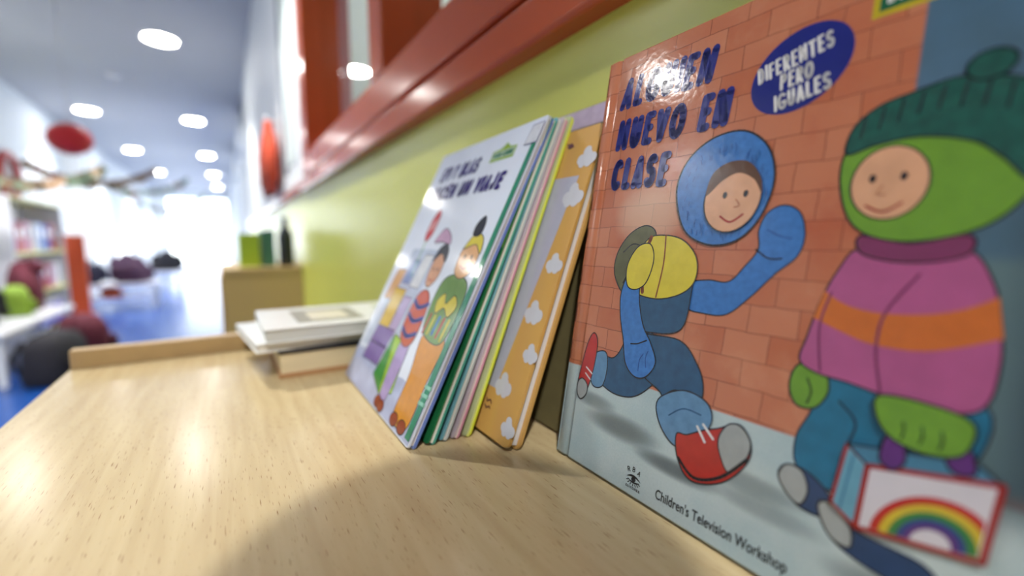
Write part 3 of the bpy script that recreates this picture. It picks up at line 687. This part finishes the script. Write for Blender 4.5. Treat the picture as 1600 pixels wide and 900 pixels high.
ochre = gloss('ochre_cover', (202, 158, 88), noise=.05, nscale=10)
ob, fo = book('ochre hardback with white clouds on its cover, between the thin books and the brick-wall book', -.4440, .1512, .3733, .2000, .2425, .0112,
     ochre, gloss('ochre_back', (202, 158, 88), noise=.05, nscale=10), gloss('ochre_spine', (202, 158, 88)), mat('grey_white_pages', (214, 214, 216), rough=.6), bt=.0024, inset=.003, r=.005)
cloud_w = ink('cloud_white', (226, 228, 238), .03)
pr = Print()
pr.poly([(20, 33.5), (165, 33.5), (189, 202), (20, 202)], ink('lavender_panel', (198, 200, 222), .04))
def cloud(pr, x, z, s=1.0):
    for dx, dz, r in ((0, 0, 5), (-5, -1, 3.6), (5, -1.2, 3.8), (-1, 4, 3.6), (2.5, -3.4, 3.4), (-3, -3.6, 3.2)): pr.poly(ell(x + dx * s, z + dz * s, r * s, r * s, 0, 14), cloud_w)
for x, z, s in ((184, 95, 1.25), (174, 38, 1.25), (191, 133, 1.1), (189, 186, 1.35), (194.5, 66, 1.0), (194, 13, 1.0), (192, 216, 1.2), (130, 18, 1.2), (90, 22, 1.2), (40, 18, 1.2)): cloud(pr, x, z, s)
mk = ink('mark_purple', (110, 70, 90))
pr.curve([(158, 24), (160, 22), (163, 24), (166, 22)], 1.0, mk); pr.curve([(158, 19), (161, 17.5), (164, 19), (166, 18)], 1.0, mk)
pr.poly(ell(168, 229, 3.2, 2.2), mk); pr.line([(164, 231), (172, 228)], 1.2, mk)
pr.build('printed_clouds', fo, 'white clouds and a lilac panel printed on ochre', step=-.000006)
_, fg = book('upright olive book with a lilac top, half hidden at the back by the wall', -.430, .2005, .238, .215, .2600, .0110,
     mat('olive_cloth', (104, 96, 62), rough=.7, noise=.1, nscale=80), gloss('lilac_back', (204, 190, 214)), mat('olive_spine', (104, 96, 62), rough=.7), mat('lilac_pages', (214, 202, 222), rough=.6), bt=.0014, inset=.0006)
pr = Print(); pr.poly([(.5, 243), (214.5, 243), (214.5, 259.5), (.5, 259.5)], ink('lilac_band', (214, 196, 222))); pr.build('printed_band', fg, 'lilac band along the top of the cover')

# --- the flat stack at the end of the desk
def flat_book(label, cx, cy, z0, lx, ly, T, rz, m_top, m_bot, m_page, bt=.0015, top_overhang=.002, grp='books lying flat at the end of the desk'):
    t = thing('book', label, 'book', (cx, cy, z0), (0, 0, rz), grp)
    a, b = lx / 2, ly / 2
    boxobj('bottom_cover', (-a, -b, 0), (a, b, bt), m_bot, t, .0004)
    top = boxobj('top_cover', (-a, -b, T - bt), (a, b, T), m_top, t, .0004)
    boxobj('page_block', (-a + .003, -b + top_overhang, bt + .00005), (a - top_overhang, b - top_overhang, T - bt - .00005), m_page, t)
    bm = bmesh.new(); box(bm, (-a - .0012, -b, .0003), (-a - .0001, b, T - .0003), .0004); fin(bm, 'spine', m_top, t)
    return t, top
black_c = mat('black_cover', (26, 28, 38), rough=.35); white_c = mat('white_cover', (226, 228, 226), rough=.3, noise=.03, nscale=30)
flat_book('thick cream-paged book with a black top cover, lowest of the flat stack', -.590, .130, 0, .145, .180, .0305, 0, black_c, mat('tan_cover', (176, 130, 86), rough=.5), cream_paper, bt=.0045)
flat_book('thin white book jutting out to the left in the middle of the flat stack', -.598, .112, .0307, .150, .200, .0095, .10, white_c, white_c, page_paper)
tb, tc_ = flat_book('white book with a grey framed picture on its cover, topmost of the flat stack', -.584, .135, .0404, .150, .215, .0150, 0.0, white_c, white_c, mat('pale_grey_pages', (200, 202, 198), rough=.7))
bm = bmesh.new(); box(bm, (-.045, -.072, .0150), (.052, .000, .01515)); fin(bm, 'printed_frame', mat('frame_grey', (150, 148, 138), rough=.3), tc_)
bm = bmesh.new(); box(bm, (-.025, -.056, .01515), (.036, -.014, .0153)); fin(bm, 'printed_picture', mat('picture_cream', (222, 216, 196), rough=.3), tc_)
bm = bmesh.new(); box(bm, (-.045, .030, .0150), (.052, .085, .01515)); fin(bm, 'printed_panel', mat('panel_sage', (176, 186, 160), rough=.3), tc_)

# ------------------------------------------------------------------ the next cupboard and what stands on it
t = thing('cupboard', 'plain beech cupboard standing farther along the green wall', 'cupboard', (-2.35, .13, FL))
hh = -FL + .035
bm = bmesh.new(); box(bm, (-.25, -.145, .06), (.248, .143, hh - .02)); fin(bm, 'carcass', mat('tan_laminate', (204, 174, 120), rough=.45, noise=.05, nscale=6), t)
boxobj('top', (-.26, -.150, hh - .02), (.25, .143, hh), beech_edge, t, .002)
boxobj('plinth', (-.24, -.13, 0), (.24, .14, .06), mat('dark_plinth', (60, 55, 50)), t)
d = boxobj('door', (-.245, -.158, .07), (.245, -.1455, hh - .03), beech_edge, t, .002)
bm = bmesh.new(); tube(bm, [(.18, -.159, .45), (.18, -.172, .45), (.18, -.172, .55), (.18, -.159, .55)], .005); fin(bm, 'handle', MATS['steel'], d)
def binder(x, y, z, w_, h_, col, name, label, rz=0):
    t = thing('binder', label, 'binder', (x, y, z), (0, 0, rz), 'binders on the far cupboard')
    m = mat(name, col, rough=.4)
    boxobj('front_board', (-.12, -w_ / 2, 0), (.12, -w_ / 2 + .003, h_), m, t); boxobj('back_board', (-.12, w_ / 2 - .003, 0), (.12, w_ / 2, h_), m, t)
    boxobj('spine', (.1201, -w_ / 2, 0), (.123, w_ / 2, h_), m, t); boxobj('paper_block', (-.115, -w_ / 2 + .004, .004), (.115, w_ / 2 - .004, h_ - .012), page_paper, t)
binder(-2.28, .085, .0355, .075, .14, (150, 178, 52), 'binder_lime', 'lime green binder standing on the far cupboard')
binder(-2.28, .155, .0355, .05, .155, (60, 110, 92), 'binder_teal', 'dark teal binder standing on the far cupboard')
t = thing('bottle', 'black bottle standing by the wall on the far cupboard', 'bottle', (-2.16, .222, .0355))
bm = bmesh.new(); loft(bm, [(0, 0, 0, .027, .027), (0, 0, .004, .03, .03), (0, 0, .13, .03, .03), (0, 0, .155, .022, .022), (0, 0, .172, .012, .012), (0, 0, .19, .011, .011)], 20); fin(bm, 'bottle_body', mat('black_glass', (34, 40, 42), rough=.15), t)
bm = bmesh.new(); loft(bm, [(0, 0, .1905, .014, .014), (0, 0, .21, .013, .013)], 16); fin(bm, 'cap', mat('black_cap', (40, 42, 46), rough=.4), t)
# red-orange smock and posters on the white wall beyond the window
t = thing('smock', 'red-orange smock hanging on the white wall beyond the orange window', 'smock', (-2.75, WY - .05, .40))
bm = bmesh.new(); loft(bm, [(-.06, 0, 0, .22, .03), (-.04, 0, .12, .19, .035), (.03, 0, .25, .11, .03), (.06, 0, .36, .03, .02)], 20); fin(bm, 'smock_body', mat('smock_cloth', (196, 74, 44), rough=.8, noise=.1, nscale=12), t)
for s in (-1, 1):
    bm = bmesh.new(); tube(bm, [(.04 + s * .05, 0, .29), (s * .15, -.005, .2), (-.03 + s * .19, -.005, .05)], [.03, .035, .03], 10); fin(bm, 'sleeve', MATS['smock_cloth'], t)
bm = bmesh.new(); tube(bm, [(.06, .048, .36), (.06, .0, .36), (.06, -.012, .385)], .008); fin(bm, 'hanging_loop', alum, t)
t = thing('poster', 'tall white poster with a dark grey edge on the wall beyond the window', 'poster', (-2.25, WY, .48))
boxobj('sheet', (-.14, -.006, 0), (.14, -.001, .95), mat('poster_white', (210, 220, 216), rough=.6), t)
boxobj('dark_edge', (-.19, -.012, -.02), (-.141, -.001, .97), mat('poster_grey', (92, 98, 116), rough=.4), t)

# ------------------------------------------------------------------ left side of the corridor
def lantern(x, y, z, r, label, top=CE):
    t = thing('paper_lantern', label, 'lantern', (x, y, z))
    m = mat('red_paper', (206, 36, 42), rough=.6, noise=.05, nscale=8)
    bm = bmesh.new(); n = 24; rings = []
    for i in range(25):
        a = math.pi * (.04 + .92 * i / 24); rr = r * math.sin(a) * (1 + .012 * (i % 2)); rings.append((0, 0, -.86 * r * math.cos(a), rr, rr))
    loft(bm, rings, n); fin(bm, 'shade', m, t)
    bm = bmesh.new(); tube(bm, [(0, 0, .8 * r), (0, 0, top - z)], .003, 6); fin(bm, 'cord', mat('cord_white', (200, 200, 200)), t)
lantern(-4.2, -.835, .829, .118, 'red round paper lantern hanging from the ceiling over the corridor')
lantern(.136, -.066, .45, .083, 'small red paper lantern added out of view to cast a round shadow on the desk')  # added unseen above the desk only for the round shadow it throws

coat_m = [mat('coat_plum', (64, 36, 62), rough=.85, noise=.1, nscale=10), mat('coat_navy', (34, 36, 58), rough=.85, noise=.1, nscale=10), mat('coat_maroon', (92, 24, 44), rough=.85, noise=.1, nscale=10), mat('coat_black', (30, 28, 36), rough=.85)]
def coat(x, y, z, h, wd, m, label, rz=0, grp='coats on the benches'):
    t = thing('coat', label, 'coat', (x, y, z), (0, 0, rz), grp)
    bm = bmesh.new(); loft(bm, [(0, 0, 0, wd * .5, .10), (0, 0, h * .3, wd * .52, .12), (.01, 0, h * .7, wd * .42, .10), (0, 0, h * .92, wd * .2, .07), (0, 0, h, wd * .08, .03)], 18); fin(bm, 'coat_body', m, t)
    for s in (-1, 1):
        bm = bmesh.new(); tube(bm, [(s * wd * .36, 0, h * .8), (s * wd * .56, .03, h * .5), (s * wd * .55, .06, h * .12)], [.05, .055, .045], 10); fin(bm, 'sleeve', m, t)
    bm = bmesh.new(); loft(bm, [(0, .07, h * .72, .04, .03), (0, .09, h * .82, .10, .05), (0, .07, h * .95, .09, .05), (0, .04, h * 1.02, .03, .02)], 14); fin(bm, 'hood', m, t)
    return t
def bag(x, y, z, w_, d_, h_, m, label, rz=0, grp='bags on the benches'):
    t = thing('backpack', label, 'backpack', (x, y, z), (0, 0, rz), grp)
    bm = bmesh.new(); loft(bm, [(0, 0, 0, w_ * .46, d_ * .45), (0, 0, h_ * .1, w_ * .5, d_ * .5), (0, 0, h_ * .7, w_ * .48, d_ * .45), (0, 0, h_ * .92, w_ * .36, d_ * .34), (0, 0, h_, w_ * .15, d_ * .15)], 20, 3); fin(bm, 'bag_body', m, t)
    boxobj('front_pocket', (-w_ * .33, d_ * .47, h_ * .1), (w_ * .33, d_ * .62, h_ * .5), m, t, .02)
    for s in (-1, 1):
        bm = bmesh.new(); tube(bm, [(s * w_ * .25, -d_ * .42, h_ * .85), (s * w_ * .28, -d_ * .62, h_ * .55), (s * w_ * .25, -d_ * .46, h_ * .12)], .018, 8); fin(bm, 'strap', m, t)
    return t
bench_white = mat('bench_white', (226, 226, 234), rough=.3); bench_orange = mat('bench_orange', (206, 84, 38), rough=.4)
def bench(x, y, lx, ly, seat, label, rz=0):
    t = thing('bench', label, 'bench', (x, y, FL), (0, 0, rz), 'coat benches along the corridor')
    boxobj('seat', (-lx / 2, -ly / 2, seat - .04), (lx / 2, ly / 2, seat), bench_white, t, .006)
    for sx in (-1, 1):
        for sy in (-1, 1):
            a, b = sx * (lx / 2 - .05), sy * (ly / 2 - .04)
            boxobj('leg', (a - .02, b - .02, 0), (a + .02, b + .02, seat - .0405), alum, t)
    boxobj('shoe_shelf', (-lx / 2 + .08, -ly / 2 + .07, .14), (lx / 2 - .08, ly / 2 - .07, .16), bench_white, t)
SEAT = .36
bench(-4.9, -1.45, 1.6, .45, SEAT, 'white bench heaped with a lime bag, nearest on the left side')
bench(-8.3, -1.38, .55, 1.05, SEAT, 'white bench standing across the corridor under the plum coats')
bench(-11.0, -1.30, .6, 1.1, SEAT, 'white bench farthest along the corridor under the dark coats')
zs = FL + SEAT + .001
coat(-5.5, -1.48, zs, .42, .28, coat_m[2], 'maroon coat lying on the nearest bench beside the lime bag', .2)
coat(-4.5, -1.50, zs, .36, .4, coat_m[3], 'black coat on the near end of the nearest bench', -.2)
bag(-5.05, -1.42, zs, .26, .18, .24, mat('bag_lime_cloth', (128, 160, 44), rough=.7), 'lime green backpack on the nearest bench', .3)
bag(-4.9, -1.02, FL + .001, .5, .28, .36, coat_m[2], 'maroon backpack on the floor before the nearest bench', .5)
bag(-4.2, -1.02, FL + .001, .46, .26, .34, coat_m[3], 'black backpack on the floor before the nearest bench', -.2)
coat(-8.2, -1.66, zs, .34, .40, coat_m[1], 'navy coat heaped on the bench across the corridor', 1.4)
coat(-8.2, -1.13, zs, .30, .36, coat_m[0], 'plum coat heaped on the open end of the bench across the corridor', 1.7)
coat(-11.0, -.98, zs, .40, .40, coat_m[3], 'black coat heaped on the farthest bench', 1.5)
coat(-11.0, -1.58, zs, .36, .40, coat_m[0], 'plum coat on the wall end of the farthest bench', 1.6)
bag(-8.3, -1.38, FL + .1625, .3, .2, .14, mat('box_orange_cloth', (206, 96, 50), rough=.7), 'orange bag on the shoe shelf of the bench across the corridor', .1)
# orange divider panel, shelving, hoop
t = thing('divider_panel', 'orange upright divider panel at the end of the white shelving', 'panel', (-7.45, -1.55, FL))
boxobj('board', (-.02, -.16, .04), (.02, .10, 1.02), bench_orange, t, .004); boxobj('foot', (-.05, -.20, 0), (.05, .14, .04), bench_orange, t, .004)
t = thing('shelving_unit', 'white open shelving with pale yellow shelves against the left wall', 'shelving', (-6.55, -1.76, FL))
for x in (-.75, .75): boxobj('side_panel', (x - .012, -.18, 0), (x + .012, .16, 1.36), bench_white, t)
boxobj('back_panel', (-.737, -.185, .02), (.737, -.165, 1.36), bench_white, t)
for z in (.02, .42, .82, 1.335): boxobj('shelf', (-.737, -.164, z), (.737, .158, z + .025), mat('shelf_yellow', (220, 214, 130), rough=.4), t)
cols = [('spine_blue', (70, 84, 170)), ('spine_lilac', (150, 130, 190)), ('spine_white', (226, 226, 232)), ('spine_red', (170, 60, 70)), ('spine_sky', (130, 160, 214)), ('spine_rose', (200, 140, 170))]
names = ['blue', 'lilac', 'white', 'red', 'pale blue', 'rose']
for si, z in enumerate((.4455, .8455)):
    place = ('middle', 'upper')[si]
    for k in range(7):
        x = .60 - k * .195; wd = random.uniform(.13, .18); hgt = random.uniform(.24, .31); c = (k * 2 + si + k // 3) % 6
        t2 = thing('folder', '%s folder, %s from the near end of the %s shelf' % (names[c], ordinal[k], place), 'folder', (-6.55 + x - .06, -1.76, FL + z), group='folders on the %s shelf' % place)
        bm = bmesh.new(); box(bm, (0, -.14, 0), (wd, .12, hgt), .004); fin(bm, 'folder_body', mat(*cols[c], rough=.5), t2)
        boxobj('label_patch', (wd * .2, .1201, hgt * .5), (wd * .8, .1215, hgt * .8), bench_white, t2)
t = thing('storage_box', 'blue plastic storage box on the lowest shelf of the white shelving', 'box', (-6.75, -1.75, FL + .0455))
boxobj('tub', (-.35, -.12, 0), (.35, .13, .24), mat('tub_blue', (70, 90, 190), rough=.35), t, .01); boxobj('lid', (-.36, -.13, .2405), (.36, .14, .26), bench_white, t, .005)
t = thing('hoop', 'large red gym hoop hanging on the left wall above the shelving', 'hoop', (-7.0, WL + .05, .84))
bm = bmesh.new(); n = 40
ring = [Vector((.24 * math.cos(2 * math.pi * k / n), 0, .24 * math.sin(2 * math.pi * k / n))) for k in range(n)]
prev = None; allr = []
for k, p in enumerate(ring):
    o_ = p.normalized(); allr.append([bm.verts.new(p + .035 * (math.cos(a) * o_ + math.sin(a) * Vector((0, 1, 0)))) for a in (2 * math.pi * q / 8 for q in range(8))])
for k in range(n):
    for q in range(8):
        f = bm.faces.new((allr[k][q], allr[k][(q + 1) % 8], allr[(k + 1) % n][(q + 1) % 8], allr[(k + 1) % n][q])); f.smooth = True
fin(bm, 'hoop_ring', mat('hoop_red', (168, 40, 40), rough=.35), t)
bm = bmesh.new(); tube(bm, [(0, -.045, .21), (0, .0, .20), (0, .02, .21)], .012); fin(bm, 'peg', alum, t)
# leaf garlands strung across the corridor
leaf_b = mat('leaf_brown', (158, 132, 108), rough=.8); leaf_g = mat('leaf_green', (134, 156, 132), rough=.8); leaf_r = mat('leaf_red', (140, 44, 48), rough=.8)
def garland(x, y0, y1, z0, sag, label, mats_, seed, n=26):
    rnd = random.Random(seed)
    t = thing('garland', label, 'garland', (x, (y0 + y1) / 2, z0), group='leaf garlands across the corridor')
    c0 = (y0 + y1) / 2; P_ = []
    for i in range(15):
        s = i / 14; P_.append(Vector((0, y0 + (y1 - y0) * s - c0, -sag * 4 * s * (1 - s))))
    bm = bmesh.new(); tube(bm, P_, .006, 6); fin(bm, 'string', mat('string_brown', (110, 90, 70)), t)
    for i in range(n):
        s = (i + .5) / n; yy = y0 + (y1 - y0) * s - c0; zz = -sag * 4 * s * (1 - s); L_ = rnd.uniform(.08, .13); wv = L_ * .42; dx = rnd.uniform(-.06, .06)
        bm = bmesh.new()
        top = [(dx * q, yy + rnd.uniform(-.01, .01) + q * .0, zz - L_ * q) for q in (0, .3, .65, 1)]
        ws = (.01, wv, wv * .8, .006)
        A = [bm.verts.new((p[0] + ww * .5, p[1] - ww, p[2])) for p, ww in zip(top, ws)]; B = [bm.verts.new((p[0] + ww * .5, p[1] + ww, p[2])) for p, ww in zip(top, ws)]; M = [bm.verts.new((p[0] - .008, p[1], p[2])) for p in top]
        for q in range(3): bm.faces.new((A[q], M[q], M[q + 1], A[q + 1])); bm.faces.new((M[q], B[q], B[q + 1], M[q + 1]))
        me_f = fin(bm, 'leaf', rnd.choice(mats_), t)
garland(-5.6, WL + .02, -.9, .86, .18, 'brown leaf garland strung low across the left of the corridor', [leaf_b, leaf_g, leaf_b], 1)
garland(-7.6, WL + .02, -.7, 1.12, .22, 'brown and red leaf garland behind the red lantern', [leaf_b, leaf_r, leaf_b], 2)
garland(-10.5, WL + .02, -.5, 1.35, .30, 'grey-green leaf garland farther along the corridor', [leaf_b, leaf_g], 3)
garland(-13.5, WL + .02, -.3, 1.35, .45, 'green leaf garland farthest along the corridor', [leaf_g, leaf_g, leaf_r], 4)
# pillar on the left
bm = bmesh.new(); box(bm, (-9.6, WL, FL), (-9.2, WL + .22, CE), .01); struct(fin(bm, 'trim_2', white_paint), 'white pillar on the left wall')
